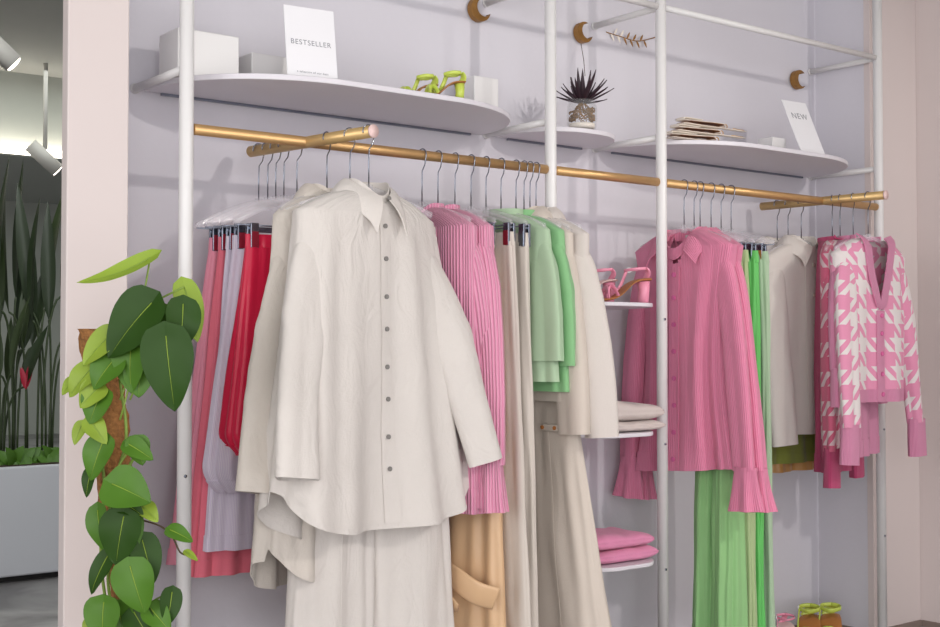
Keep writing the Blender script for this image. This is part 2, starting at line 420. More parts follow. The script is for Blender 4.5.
# shelves: rounded front, straight back
def shelf(x0, x1, y0, y1, z, r, label, group, th=.016, ends=(1, 1)):
    pts = []; n = 20
    rx = [r if e else .03 for e in ends]; ry = y1-y0-.03
    for k in range(n+1):
        a = pi/2*k/n; pts.append((x0+rx[0]-rx[0]*cos(a), y0+ry-ry*sin(a)))
    for k in range(n+1):
        a = pi/2*k/n; pts.append((x1-rx[1]+rx[1]*sin(a), y0+ry-ry*cos(a)))
    pts = [(x0, y1)] + pts + [(x1, y1)]
    cx, cy = (x0+x1)/2, y1; m = len(pts)
    t = thing('display_shelf', label, 'shelf', (cx, cy, z), group=group)
    V = [(p[0]-cx, p[1]-cy, 0) for p in pts] + [(p[0]-cx, p[1]-cy, -th) for p in pts]
    Fc = [tuple(range(m)), tuple(range(2*m-1, m-1, -1))] + [(i, m+i, m+(i+1) % m, (i+1) % m) for i in range(m)]
    mesh('shelf_board', V, Fc, 'shelf', t, smooth=False, bevel=.003)
    B().box((x0-cx+.05, -.012, -th-.007), (x1-cx-.05, -.002, -th)).build('gap_shadow_strip', 'steel', t, smooth=False)  # dark strip put in for the shadowed gap along the shelf's back edge
    return t
ZS = 1.885
shelf(XP[0]+.02, XP[1]-.03, 2.91, YW-.012, ZS, .42, 'long white round-fronted shelf carrying the BESTSELLER sign and lime sandals', 'upper shelves')
shelf(XP[1]+.03, XP[2]-.03, 3.07, YW-.012, ZS, .2, 'short white shelf under the spiky plant in a glass jar', 'upper shelves')
shelf(XP[2]+.02, XP[3]-.03, 2.93, YW-.012, ZS, .42, 'long white round-fronted shelf carrying the NEW sign and coiled belts', 'upper shelves')
for z, l in ((1.305, 'small white half-round shelf holding the pink sandals'), (.885, 'small white half-round shelf holding the folded white garments'), (.465, 'small white half-round shelf holding the folded pink garments')):
    shelf(XP[1]+.03, XP[2]-.012, 2.90, YW-.012, z, .17, l, 'small half-round shelves', th=.013)

# brass rails
tag(B().tube([(XP[0]+.02, YP, ZR), (XP[1]-.02, YP, ZR)], RR, 24).build('clothes_rail', 'brass'), 'long brass clothes rail in the left bay, over the pink knits', 'clothes rail', 'main brass rails')
tag(B().tube([(XP[1]+.02, YP, ZR), (XP[2]-.02, YP, ZR)], RR, 24).build('clothes_rail', 'brass'), 'short empty brass rail in the middle bay', 'clothes rail', 'main brass rails')
tag(B().tube([(XP[2]+.02, YP, ZR), (XP[3]-.02, YP, ZR)], RR, 24).build('clothes_rail', 'brass'), 'long brass clothes rail in the right bay, over the rose cardigans', 'clothes rail', 'main brass rails')
def cross_rail(a, b, label):
    a = PZ(*a, ZR); b = PZ(*b, ZR); b.y = min(b.y, YW-.004)
    t = thing('cross_rail', label, 'clothes rail', a, group='projecting brass rails'); d = b-a
    B().tube([(0, 0, 0), d], RR+.0015, 24).build('rod', 'brass_pale', t)
    n = d.normalized(); B().tube([-n*.004, (0, 0, 0)], RR+.003, 24).build('end_cap', 'insole', t)
    return a, b
A1, B1 = cross_rail((372.9, 131.2), (250.8, 151.6), 'short brass rod projecting from the wall over the white linen shirt')
A2, B2 = cross_rail((885.4, 195), (761.7, 206.5), 'short brass rod projecting from the wall over the houndstooth cardigans')
def on_rod(px, A, Bq):                       # point of a rod seen at image column px
    best = None
    for k in range(401):
        p = A.lerp(Bq, k/400); d = p-C0; x = 470+F*d.dot(CR)/d.dot(CF)
        if best is None or abs(x-px) < best[0]: best = (abs(x-px), p)
    return best[1]
def on_main(px): return Vector((PY(px, 200, YP).x, YP, ZR))

# ------------------------------------------------------------ hangers
def hanger(pos, rz, label, clips=None, group=None):
    """clear hanger; clips = (half spacing, z, colour of the pads) gives a clip bar"""
    t = thing('clothes_hanger', label, 'hanger', pos, rz, group)
    R = RR+.004; hp = [Vector((R*cos(a), 0, R*sin(a))) for a in [radians(200-12*k) for k in range(19)]]
    hp = [Vector((R*cos(radians(195-10*k)), 0, R*sin(radians(195-10*k)))) for k in range(22)]
    hp += [Vector((.012, 0, -.03)), Vector((.001, 0, -.045)), Vector((0, 0, -.075)), Vector((0, 0, -.150))]
    B().tube(hp, .0018, 8).build('hook', 'steel', t)
    zb = -.150; ze = -.205
    if clips: ze = clips[1]+.035
    hw = .205 if not clips else .19
    L = []
    for k in range(25):
        u = -1+2*k/24; L.append((hw*u, 0, zb + (ze-zb)*abs(u)**1.35))
    b = B().tube(L, .009, 10, flat=.4, up=(0, 0, 1)); b.build('shoulder_bar', 'acrylic', t)
    B().tube([(0, 0, -.138), (0, 0, -.165)], .011, 12).build('neck_block', 'acrylic', t)
    if clips:
        sx, zc, cm = clips[:3]; cc = clips[3] if len(clips) > 3 else 0
        B().tube([(-hw, 0, zc+.03), (hw, 0, zc+.03)], .0022, 8).build('clip_bar', 'steel', t)
        B().tube([(-hw, 0, ze), (-hw, 0, zc+.03)], .004, 8).build('bar_drop', 'acrylic', t)
        B().tube([(hw, 0, ze), (hw, 0, zc+.03)], .004, 8).build('bar_drop', 'acrylic', t)
        for s in (-1, 1):
            c = B(); c.box((cc+s*sx-.012, -.014, zc-.032), (cc+s*sx+.012, -.006, zc+.035)); c.box((cc+s*sx-.012, .006, zc-.032), (cc+s*sx+.012, .014, zc+.035)); c.box((cc+s*sx-.008, -.006, zc+.018), (cc+s*sx+.008, .006, zc+.026))
            cl = c.build('clip', 'steel', t, smooth=False, bevel=.0015)
            B().box((cc+s*sx-.010, -.0155, zc-.030), (cc+s*sx+.010, -.014, zc+.012)).build('clip_pad', cm, cl, smooth=False)
    return t

# ------------------------------------------------------------ garments
def collar(t, mat, w=.064, tip=(.052, -.094, -.148), z0=-.100, out=.05, drop=.062, gap=.010, depth=.052, front=-.052):
    """two pointed collar leaves folded over a stand; z0 is the top fold"""
    n = 18
    def spl(P, u):
        Q = curve_pts(P, 12); x = u*(len(Q)-1); i = min(int(x), len(Q)-2); return Q[i].lerp(Q[i+1], x-i)
    for s in (-1, 1):
        inner = [(0, depth, z0), (s*w*.75, depth*.72, z0), (s*w, 0, z0-.006), (s*w*.72, -depth*.75, z0-.03), (s*gap, -depth-.014, z0+front)]
        outer = [(0, depth+.022, z0-drop+.01), (s*(w+out)*.75, depth*.8+.012, z0-drop+.004), (s*(w+out), -.004, z0-drop), (s*(w*.6+tip[0]*.6), tip[1]*.75, z0+tip[2]*.72), (s*tip[0], tip[1], z0+tip[2])]
        G = []
        for i in range(9):
            v = i/8; row = []
            for j in range(n+1):
                u = j/n; a, b = spl(inner, u), spl(outer, u); p = a.lerp(b, v)
                p += Vector((s*.5*(1-abs(2*u-1)), -.6*u+.3*(1-u), .45))*.014*sin(pi*v)
                row.append(p)
            G.append(row)
        Grid(G, False).build('collar_leaf', mat, t, .003)
    st = [[Vector((w*.9*cos(a), depth*.92*sin(a)-.006*max(0, -sin(a)), z0-.042+.04*i/4 + front*.85*max(0, -sin(a))**2.5)) for a in [2*pi*j/40 for j in range(40)]] for i in range(5)]
    Grid(st).build('collar_stand', mat, t, .002)
def shirt(pos, rz, label, mat='linen', L=.90, w0=.24, w1=.32, sl=((-.27, -.09), (.41, 0)), seed=3, group=None, sz=-.88, cx=0, detail=True, name='shirt', cat='shirt', btn='btn', A=.014, k=5, tail=.12):
    t = thing(name, label, cat, pos+DZ, rz, group)
    hem = lambda a: tail*abs(cos(a))**4 + (-.03 if sin(a) > 0 else 0)
    g = body(w0, w1, L, .05, .075, k=k, A=A, seed=seed, hem=hem, slope=.062, wr=.011, cx=0, cx1=cx, fine=1.6, vneck=.03)
    g.build('shirt_body', mat, t); C = g.C; fc = int(C*.75)
    if detail:
        g.patch('placket', 8, g.R-2, fc-1, fc+1, .0035, mat, t, .0015)
        g.patch('hem_band', g.R-2, g.R-1, 0, C, .0006, mat, t, .0012)
        for r_ in [14+int(6.5*k_) for k_ in range(8)]:
            p = g.at(r_, fc, .005); buttons([p], (-.05, -1, 0), .0062, btn, t)
        collar(t, mat)
        buttons([Vector((cx*.3, -.066, -.153))], (0, -1, .2), .0058, btn, t)
    for s, (ex, ey) in zip((-1, 1), sl):
        q = sleeve((s*(w0-.11), 0, -.225), (s*(w0+.0), ey*.1, -.30), (ex, ey, sz), (.045, .072, .056), lambda q_: .42+.22*q_, seed+s+10, wr=.011)
        o = q.build('sleeve', mat, t)
        q.patch('cuff', q.R-8, q.R-1, 0, q.C, .003, mat, o, .003)
    return t
def rib_top(pos, rz, label, mat='rib', L=.86, w0=.215, w1=.235, sz=-1.0, seed=5, name='knit_sweater', cat='sweater', flare=.05, group=None, polo=False, cardigan=False, band=None, sl=None, hemrise=0, A=.01, d1=.05, btn='btnp', vn=.06, nbtn=7, V=None, wmid=None, sr=(.04, .066, .042)):
    t = thing(name, label, cat, pos+DZ, rz, group)
    g = body(w0, w1, L, .045, d1, k=5, A=A, seed=seed, slope=.06, wr=.004, vneck=vn, wmid=wmid, hem=(lambda a: hemrise*cos(a)))
    g.build('knit_body', mat, t, cut=V); fc = int(g.C*.75); bm = band or mat
    sl = sl or ((-.235, -.02), (.245, -.02))
    if cardigan:
        r0 = 10
        if V:
            while g.P[r0][fc].z > V[1]-V[2]-.004: r0 += 1
            if not polo: g.vband(V[0], V[1], V[2], .042, bm, t)
        g.patch('button_band', r0, g.R-1, fc-2, fc+2, .004, bm, t)
        for r_ in [int(r0+2+(g.R-r0-6)*k_/(nbtn-1)) for k_ in range(nbtn)]:
            buttons([g.at(r_, fc, .006)], (0, -1, 0), .0085, btn, t)
    g.patch('hem_rib', g.R-6, g.R-1, 0, g.C, .002, bm, t, .003)
    if polo:
        collar(t, mat, w=.085, tip=(.115, -.07, -.135), gap=.055, out=.045, drop=.06, front=-.085, z0=-.122)
        B().box((-.024, .033, -.165), (.022, .039, -.145)).build('neck_label', 'tag', t, smooth=False)
    else:
        if V:
            st = [[Vector((.078*cos(a), .054*sin(a), -.138+.018*i/2)) for a in [pi*j/24 for j in range(25)]] for i in range(3)]
            Grid(st, False).build('neck_band', bm, t, .006)
        else:
            st = [[Vector((.074*cos(a), .052*sin(a), -.135+.014*i/2 - vn*max(0, -sin(a))**4)) for a in [2*pi*j/40 for j in range(40)]] for i in range(3)]
            Grid(st).build('neck_band', bm, t, .005)
    for s, (ex, ey) in zip((-1, 1), sl):
        q = sleeve((s*(w0-.08), 0, -.222), (s*(w0+.0), ey*.5, -.27), (ex, ey, sz+.13), sr, .55, seed+s+20, wr=.005)
        o = q.build('sleeve', mat, t)
        e0 = q.P[-1][0]; c0 = sum(q.P[-1], Vector())/q.C
        cf = sleeve(c0+Vector((0, 0, .012)), c0+Vector((0, 0, -.05)), c0+Vector((s*.005, 0, -.13)), (.042, .044, flare), .6, seed+31, wr=.002, rows=14, k=6, A=.005 if flare > .045 else .001)
        cf.build('cuff', bm, o)
    return t
def jacket(pos, rz, label, mat='cotton', L=.72, w0=.24, w1=.235, sz=-.86, seed=9, sl=None, group=None, name='denim_jacket', d=.055):
    t = thing(name, label, 'jacket', pos+DZ, rz, group)
    g = body(w0, w1, L, d, d, k=4, A=.008, seed=seed, slope=.062, wr=.006, vneck=.03)
    g.build('jacket_body', mat, t); fc = int(g.C*.75)
    g.patch('placket', 8, g.R-1, fc-3, fc+2, .004, mat, t)
    g.patch('waistband', g.R-6, g.R-1, 0, g.C, .004, mat, t, .004)
    for k_ in range(6): buttons([g.at(14+int(k_*(g.R-18)/5.3), fc, .007)], (0, -1, 0), .008, 'btnw', t)
    for s in (-1, 1):
        j = fc+s*14
        pk = g.patch('chest_pocket', 24, 36, j-7, j+7, .004, mat, t)
        g.patch('pocket_flap', 23, 27, j-7, j+7, .008, mat, pk)
    collar(t, mat, w=.068, tip=(.085, -.082, -.13), gap=.02)
    sl = sl or ((-.26, -.02), (.275, -.02))
    for s, (ex, ey) in zip((-1, 1), sl):
        q = sleeve((s*(w0-.085), 0, -.225), (s*(w0-.0), ey*.3, -.30), (ex, ey, sz), (.042, .070, .056), .62, seed+s+3, wr=.006)
        o = q.build('sleeve', mat, t)
        cf = q.patch('cuff', q.R-5, q.R-1, 0, q.C, .009, mat, o, .007)
        q.patch('sleeve_seam', 2, q.R-5, 30, 31, .002, mat, o, .002)
        for jj in (24, 30, 36): buttons([q.at(q.R-3, jj, .013)], q.nrm(q.R-3, jj), .006, 'btnw', cf)
        buttons([q.at(q.R-10, 30, .004)], q.nrm(q.R-10, 30), .006, 'btnw', o)
    return t
def trousers(pos, rz, label, mat='ecru', w=.19, z0=-.235, L=1.2, wl=.14, seed=4, cx=0, group=None, d=.035, A=.012, spread=.02, k=4, d1=None, name='trousers', tab=False):
    t = thing(name, label, 'trousers', pos, rz, group)
    wb = drape(w, w+.004, .04, .017, .02, z0+.008, k=2, A=.001, seed=seed, cx=cx, rows=6, wr=.0)
    wb.build('waistband', mat, t, .004)
    for s in (-1, 1):
        g = drape(w*.54, wl, L, .018, d1 or d, z0-.02, k=k, A=A, seed=seed+s, cx=cx+s*w*.48, cx1=cx+s*(wl+spread), cols=96, rows=60, wr=.005)
        o = g.build('trouser_leg', mat, t)
        g.patch('leg_hem', g.R-3, g.R-1, 0, g.C, .002, mat, o, .002)
        g.patch('crease', 6, g.R-4, int(g.C*.75), int(g.C*.75)+1, .0015, mat, o, .0015)
    for x in (-w*.6, w*.25, w*.7):
        B().box((cx+x-.006, -.025, z0-.036), (cx+x+.006, -.021, z0+.01)).build('belt_loop', mat, t, smooth=False, bevel=.001)
    buttons([Vector((cx, -.025, z0-.013))], (0, -1, 0), .008, 'btnw', t)
    if tab:
        b = B().box((cx+.1, -.04, z0-.15), (cx+.17, -.032, z0-.13)).build('side_tab', mat, t, bevel=.003); buttons([Vector((cx+.105, -.041, z0-.14)), Vector((cx+.16, -.041, z0-.14))], (0, -1, 0), .006, 'tan', t)
    return t
def skirt(pos, rz, label, mat, w0=.19, w1=.25, L=.6, z0=-.265, k=10, A=.02, seed=2, d1=.07, bubble=0, group=None, name='skirt', sharp=1.0, cat='skirt', sash=False, cx=0):
    t = thing(name, label, cat, pos, rz, group)
    drape(w0, w0, .035, .016, .018, z0+.008, k=14, A=.003, seed=seed, rows=6, cx=cx).build('waistband', mat, t, .004)
    g = drape(w0, w1, L, .018, d1, z0-.02, k=k, A=A, seed=seed, bubble=bubble, sharp=sharp, cx=cx)
    g.build('skirt_panel', mat, t)
    g.patch('hem_band', g.R-4, g.R-1, 0, g.C, .002, mat, t, .003)
    if sash:
        P = curve_pts([(-.2, -.09, z0-.98), (-.02, -.12, z0-.96), (.12, -.125, z0-.93), (.22, -.10, z0-.97), (.255, -.05, z0-.99)])
        B().tube(P, .034, 16, flat=.2, up=(0, 0, 1)).build('sash', mat, t)
        B().tube(curve_pts([(.02, -.125, z0-.86), (.06, -.14, z0-.92), (.10, -.135, z0-.98), (.17, -.12, z0-1.02)]), [.012+.020*abs(sin(k*.2)) for k in range(31)], 14, flat=.35).build('sash_knot', mat, t)
    return t
GL, GM, GR = 'clear hangers on the left projecting rod', 'clear hangers on the left main rail', 'clear hangers on the right rails'
# --- left projecting rod: garments parallel to the wall
rz1 = atan2(-(B1-A1).x, (B1-A1).y)*.6
q = on_rod(369, A1, B1); F1 = q.copy()
hanger(q, .02, 'clear hanger at the front end of the left rod, inside the big white shirt', group=GL)
shirt(q+Vector((-.004, 0, 0)), .16, 'oversized white linen button-up shirt hanging at the very front, with pointed collar', 'linen', L=.865, w0=.235, w1=.355, sl=((-.31, -.09), (.352, -.10)), seed=3, sz=-.845, cx=.045, A=.02)
q = on_rod(350, A1, B1)
hanger(q, 0, 'clear clip hanger just behind the front white shirt, holding its matching trousers', (.17, -.25, 'steel'), GL)
trousers(q, 0, 'white wide-leg linen trousers whose legs show under the front shirt', 'linen', w=.2, L=1.12, wl=.128, cx=.075, seed=12, d=.04, A=.007, spread=.004)
q = on_rod(327, A1, B1)
hanger(q, .42, 'clear hanger under the second, half-hidden white shirt', group=GL)
shirt(q, .42, 'second white linen shirt, half hidden behind the front one, its left sleeve hanging free', 'linen2', L=1.0, w0=.215, w1=.28, sl=((-.32, -.02), (.24, 0)), seed=23, sz=-.89, tail=.10, detail=True)
for px, lab, mt, kw, hl in (
    (297, 'crimson satin skirt clipped left of the white shirts', 'red', dict(w0=.155, w1=.225, L=.56, k=7, A=.016, bubble=1, seed=3), 'with its pads gripping the crimson satin skirt'),
    (284, 'lilac-white striped skirt with a gathered hem, left of the crimson one', 'lilac', dict(w0=.155, w1=.245, L=.66, k=11, A=.012, bubble=1, seed=5), 'with a dark red pad on the striped skirt'),
    (276, 'longer pale lilac skirt whose straight hem shows beneath the gathered one', 'lilac', dict(w0=.15, w1=.215, L=.82, k=9, A=.010, seed=7, d1=.04), 'behind the striped skirt'),
    (268, 'coral red pleated skirt with the lowest hem at far left', 'coral', dict(w0=.15, w1=.235, L=.89, k=12, A=.012, seed=9, d1=.045), 'over the coral pleated skirt'),
    (259, 'long pink chiffon skirt leftmost of all, nearest the wall', 'pinkc', dict(w0=.15, w1=.26, L=.86, k=12, A=.012, seed=11, d1=.045), 'nearest the wall on the left rod, over the pink chiffon skirt')):
    q = on_rod(px, A1, B1)
    hanger(q, 0, 'clear clip hanger ' + hl, (.135, -.262, 'red_tag'), GL)
    skirt(q, 0, lab, mt, **kw)
# --- left main rail: garments edge-on to the wall
R90 = -pi/2
def M1(px): return on_main(px)
q = M1(422); hanger(q, R90+.1, 'clear hanger inside the first pink ribbed sweater', group=GM)
rib_top(q, R90+.1, 'pink ribbed sweater mostly hidden by the white shirt, first on the left rail', 'rib', L=.86, sz=-.98, seed=31, sl=((-.235, 0), (.225, .04)), group='pink ribbed sweaters')
q = M1(438); hanger(q, R90+.08, 'clear hanger inside the second pink ribbed sweater', group=GM)
rib_top(q, R90+.08, 'bright pink wide-ribbed sweater beside the cream trousers, second on the left rail', 'rib', L=.85, w0=.225, w1=.25, sz=-.99, seed=35, group='pink ribbed sweaters')
q = M1(455); hanger(q, R90, 'clear clip hanger over the camel satin skirt', (.16, -.235, 'steel'), GM)
skirt(q, R90, 'long camel satin wrap skirt with a knotted sash, low behind the white shirt', 'camel', w0=.17, w1=.235, L=1.25, k=6, A=.02, seed=41, sash=True)
q = M1(471); hanger(q, R90, 'clear clip hanger over the ecru straight trousers', (.18, -.235, 'red_tag'), GM)
trousers(q, R90, 'ecru straight long trousers clipped right of the pink sweaters', 'ecru', w=.195, L=1.35, wl=.125, seed=43, d=.022, A=.006, spread=.03)
q = M1(486); hanger(q, R90, 'clear clip hanger over the second ecru trousers', (.18, -.235, 'steel'), GM)
trousers(q, R90, 'second pair of ecru trousers clipped between the first pair and the mint tops', 'ecru', w=.19, L=1.3, wl=.115, seed=47, d=.022, A=.006, spread=.015)
def blouse(px, lab, mat, seed, Lb=.52, sz=-.6, w=.21):
    q = M1(px)
    t = thing('blouse', lab, 'blouse', q+DZ, R90, 'mint green tops')
    g = body(w, w+.03, Lb, .032, .04, k=5, A=.01, seed=seed, slope=.055, wr=.006); g.build('blouse_body', mat, t)
    for s in (-1, 1):
        k_ = sleeve((s*(w-.08), 0, -.22), (s*(w), -.0, -.26), (s*(w+.005), -.01, sz), (.038, .06, .066), .42, seed+s, wr=.006, k=4, A=.005); k_.build('sleeve', mat, t)
    st = [[Vector((.074*cos(a), .05*sin(a), -.137+.02*i/2)) for a in [2*pi*j/40 for j in range(40)]] for i in range(3)]
    Grid(st).build('neck_band', mat, t, .004)
q = M1(501); hanger(q, R90, 'clear hanger inside the first mint green top', group=GM)
blouse(503, 'pale mint green top with flared sleeves, left one of the pair', 'mint', 51, Lb=.50, sz=-.575)
q = M1(516); hanger(q, R90, 'clear hanger inside the second green top', group=GM)
blouse(516, 'brighter spring green top with flared sleeves, right one of the pair', 'mint2', 55, Lb=.53, sz=-.59)
q = M1(524); hanger(q, R90, 'clear hanger inside the cream jacket next to the green tops', group=GM)
jacket(q, R90, 'cream denim jacket right next to the green tops, its neighbour in front', 'cream', L=.56, w0=.215, w1=.22, sz=-.79, seed=61, sl=((-.225, 0), (.235, .0)), group='cream jackets on the left rail', d=.034)
q = M1(536); hanger(q, R90, 'clear hanger inside the white jacket at the end of the left rail', group=GM)
jacket(q, R90, 'white denim jacket with buttoned cuffs, last on the left rail beside the pole', 'cotton', L=.56, w0=.235, w1=.24, sz=-.80, seed=63, sl=((-.245, 0), (.275, .01)), group='cream jackets on the left rail', d=.036)
q = M1(530); hanger(q+Vector((.0, 0, 0)), R90, 'clear clip hanger between the two jackets', (.17, -.25, 'steel'), GM)
trousers(q, R90, 'cream wide-leg trousers with brown-buttoned tab hanging below the white jackets', 'cream', w=.185, z0=-.66, L=.98, wl=.185, seed=67, d=.06, A=.012, spread=.03, tab=True)

# --- right main rail
for px, lab, seed, w0, sz in ((684, 'rose ribbed button-up cardigan with open collar and flared cuffs, first on the right rail', 71, .225, -1.065), (694, 'second rose ribbed cardigan pressed behind the first, its sleeve showing at right', 75, .21, -1.07)):
    q = M1(px); hanger(q, R90, 'clear hanger inside ' + ('the first rose' if seed == 71 else 'the second rose') + ' ribbed cardigan', group=GR)
    rib_top(q, R90, lab, 'rib2', L=.82, w0=w0, w1=w0+.0, wmid=w0-.05, sr=(.04, .05, .04), sz=sz, seed=seed, name='ribbed_cardigan', cat='cardigan', polo=True, cardigan=True, flare=.066, hemrise=.02, sl=((-.235, -.03), (.28, -.02)), group='rose ribbed cardigans', A=.022, vn=.02, nbtn=8, V=(.085, -.12, .13))
for px, lab, mt, kw, pad in (
    (700, 'light green wide trousers whose long legs reach below the rose cardigans', 'sage', dict(w=.08, L=1.3, wl=.046, cx=.078, seed=81, d=.06, A=.010, spread=-.0), 'steel'),
    (711, 'pale lime trousers in a thin strip beside the bright green ones', 'sage2', dict(w=.09, L=1.3, wl=.052, cx=.07, seed=83, d=.02, A=.006, spread=.01), 'red_tag'),
    (721, 'bright green satin trousers in a thin strip right of the rose cardigans', 'green', dict(w=.09, L=1.3, wl=.052, cx=.07, seed=85, d=.018, A=.005, spread=.005), 'steel'),
    (731, 'mint green trousers, last of the green trousers', 'mint', dict(w=.09, L=1.3, wl=.052, cx=.07, seed=87, d=.018, A=.005, spread=.005), 'tan')):
    q = M1(px); hanger(q, R90, 'clear clip hanger holding the ' + lab.split(' trousers')[0].replace(' wide', '') + ' trousers on the right rail', (.066, -.235, pad, .07), GR)
    trousers(q, R90, lab, mt, group='green trousers', **kw)
# --- right projecting rod
q = on_rod(777, A2, B2); hanger(q, 0, 'clear hanger nearest the wall on the right rod', group=GR)
jacket(q, .0, 'off-white denim jacket nearest the wall on the right rod', 'denim', L=.60, w0=.22, w1=.22, sz=-.80, seed=91, group='off-white jackets on the right rod', d=.035, sl=((-.25, 0), (.26, 0)))
q = on_rod(788, A2, B2); hanger(q, 0, 'clear clip hanger with the olive skirt between the off-white jackets', (.15, -.235, 'tan'), GR)
skirt(q, 0, 'olive green cotton skirt whose hem peeks below the off-white jackets', 'olive', w0=.18, w1=.2, L=.72, k=6, A=.01, seed=93, d1=.035)
skirt(on_rod(783, A2, B2), 0, 'ochre satin skirt with a rumpled hem just below the olive one', 'ochre', w0=.17, w1=.2, L=.755, k=8, A=.012, seed=95, d1=.035)
q = on_rod(801, A2, B2); hanger(q, 0, 'clear hanger inside the front off-white jacket on the right rod', group=GR)
jacket(q, .0, 'off-white denim jacket with buttoned cuffs in front of the olive skirt', 'denim', L=.73, w0=.225, w1=.215, sz=-.90, seed=97, group='off-white jackets on the right rod', d=.045, sl=((-.19, -.06), (.25, -.03)))
q = on_rod(832, A2, B2); hanger(q, .5, 'clear hanger inside the raspberry sweater', group=GR)
rib_top(q, .5, 'raspberry pink ribbed sweater whose hem shows under the houndstooth knits', 'ribd', L=.86, w0=.16, w1=.17, sz=-.98, seed=101, flare=.036, sl=((-.13, 0), (.2, 0)))
q = on_rod(840, A2, B2); hanger(q, .38, 'clear hanger inside the rear houndstooth cardigan', group=GR)
rib_top(q, .38, 'pink and white houndstooth cardigan, the rear one of the two', 'hound2', L=.80, w0=.20, w1=.20, sz=-1.04, seed=103, name='houndstooth_cardigan', cat='cardigan', cardigan=True, band='ribd', flare=.045, vn=.01, V=(.075, -.125, .16), group='houndstooth cardigans', sl=((-.22, -.02), (.22, 0)), hemrise=0)
q = on_rod(853, A2, B2); hanger(q, .3, 'clear hanger inside the pink long top', group=GR)
rib_top(q, .3, 'plain pink fine-ribbed long top hanging out beneath the front houndstooth cardigan', 'rib3', L=.80, w0=.2, w1=.17, sz=-.75, seed=105, flare=.04, name='long_sleeve_top', cat='top', vn=.12)
q = on_rod(868, A2, B2); hanger(q, 0, 'clear hanger at the front end of the right rod', group=GR)
rib_top(q, 0, 'pink and white houndstooth cardigan with a pink V-neck band, the front one of the two', 'hound', L=.60, w0=.215, w1=.2, sz=-.95, seed=107, name='houndstooth_cardigan', cat='cardigan', cardigan=True, band='rib3', flare=.045, vn=.01, V=(.08, -.125, .27), group='houndstooth cardigans', sl=((-.23, -.08), (.30, .0)), btn='btnp', nbtn=5)

# ------------------------------------------------------------ things on the shelves
def text(body_, size, loc, rot, parent, name='lettering', mat='ink'):
    cu = bpy.data.curves.new('t', 'FONT'); cu.body = body_; cu.size = size; cu.align_x = 'CENTER'; cu.extrude = .0002; cu.space_character = 1.15
    o = bpy.data.objects.new('t', cu); COL.objects.link(o); bpy.context.view_layer.update()
    me = bpy.data.meshes.new_from_object(o.evaluated_get(bpy.context.evaluated_depsgraph_get()))
    bpy.data.objects.remove(o); me.name = name; me.materials.clear(); me.materials.append(M[mat])
    n = bpy.data.objects.new(name, me); link(n, parent); n.location = loc; n.rotation_euler = rot; return n
def sign(loc, rz, lean, w, h, words, size, label, small=None, zt=.62):
    t = thing('display_sign', label, 'sign', loc, rz, 'white card signs', rot=(-lean, 0, rz))
    B().box((-w/2, -.0015, 0), (w/2, .0015, h)).build('card', 'paper', t, smooth=False, bevel=.0006)
    text(words, size, (0, -.0018, h*zt), (pi/2, 0, 0), t)
    if small: text(small, size*.42, (0, -.0018, h*.08), (pi/2, 0, 0), t, 'small_print')
    b = B().box((-w/2+.01, .0015, 0), (w/2-.01, .035, .012)).build('foot', 'acrylic', t, smooth=False)
p = PZ(313, 80, ZS)
sign((p.x, p.y, ZS+.001), -.12, radians(9), .148, .205, 'BESTSELLER', .0205, 'white card sign reading BESTSELLER standing on the long left shelf', 'a selection of our best', zt=.47)
p = PZ(818, 154, ZS)
sign((p.x, p.y+.02, ZS+.001), -.05, radians(24), .135, .235, 'NEW', .036, 'white card sign reading NEW leaning on the right shelf', None, zt=.66)
def block(lo, hi, label):
    o = B().box(lo, hi).build('display_block', 'white', None, smooth=False, bevel=.003); tag(o, label, 'block', 'white display blocks')
block((1.44, 3.12, ZS+.001), (1.62, 3.24, ZS+.125), 'white display block at the left end of the long shelf')
block((1.68, 3.16, ZS+.001), (1.86, 3.28, ZS+.10), 'white block standing in for the shadow patch behind the BESTSELLER sign')  # solid block built where only a shadow lies beside the first block
block((3.80, 3.05, ZS+.001), (3.88, 3.12, ZS+.065), 'small white block just left of the NEW sign')
block((2.50, 3.2, ZS+.001), (2.60, 3.29, ZS+.15), 'tall white block at the right end of the long left shelf')
# crescents
def crescent(px, py, size, label, rot):
    p = PY(px, py, YW-.012); t = thing('crescent_hook', label, 'wall ornament', (p.x, YW, p.z), group='gold crescent wall ornaments')
    R, r, off = size/2, size*.36, size*.20; n = 30; out = []
    a0 = radians(42)
    P = [(R*cos(a), R*sin(a)) for a in [a0+(2*pi-2*a0)*k/n for k in range(n+1)]]
    e = Vector((P[-1][0]-off*1.0, P[-1][1])); s_ = Vector((P[0][0]-off, P[0][1]))
    b0 = atan2(e.y, e.x) % (2*pi); rr = e.length
    Q = [(off+rr*cos(a), rr*sin(a)) for a in [b0+(2*pi-b0*2)*0 - (b0-(2*pi-b0))*k/n for k in range(1, n)]]
    pts = [(x*cos(rot)-y*sin(rot), x*sin(rot)+y*cos(rot)) for x, y in P+Q]; m = len(pts)
    V = [(x, -.03, z) for x, z in pts]+[(x, -.006, z) for x, z in pts]
    Fc = [tuple(range(m)), tuple(range(2*m-1, m-1, -1))]+[(i, m+i, m+(i+1) % m, (i+1) % m) for i in range(m)]
    mesh('crescent', V, Fc, 'gold_wood', t, smooth=False, bevel=.003)
    B().tube([(-size*.3*cos(rot), -.008, -size*.3*sin(rot)), (-size*.3*cos(rot), 0, -size*.3*sin(rot))], .006, 10).build('wall_pin', 'brass', t)
    return t
crescent(478, 10, .082, 'gold crescent moon on the wall above the lime sandals', radians(28))
cm = crescent(582, 33, .074, 'gold crescent moon on the wall above the spiky jar plant', radians(25))
crescent(797, 80, .078, 'gold crescent moon on the wall above the NEW sign', radians(5))
a = PY(581, 44, YW-.02); b_ = PY(585, 76, 3.2)
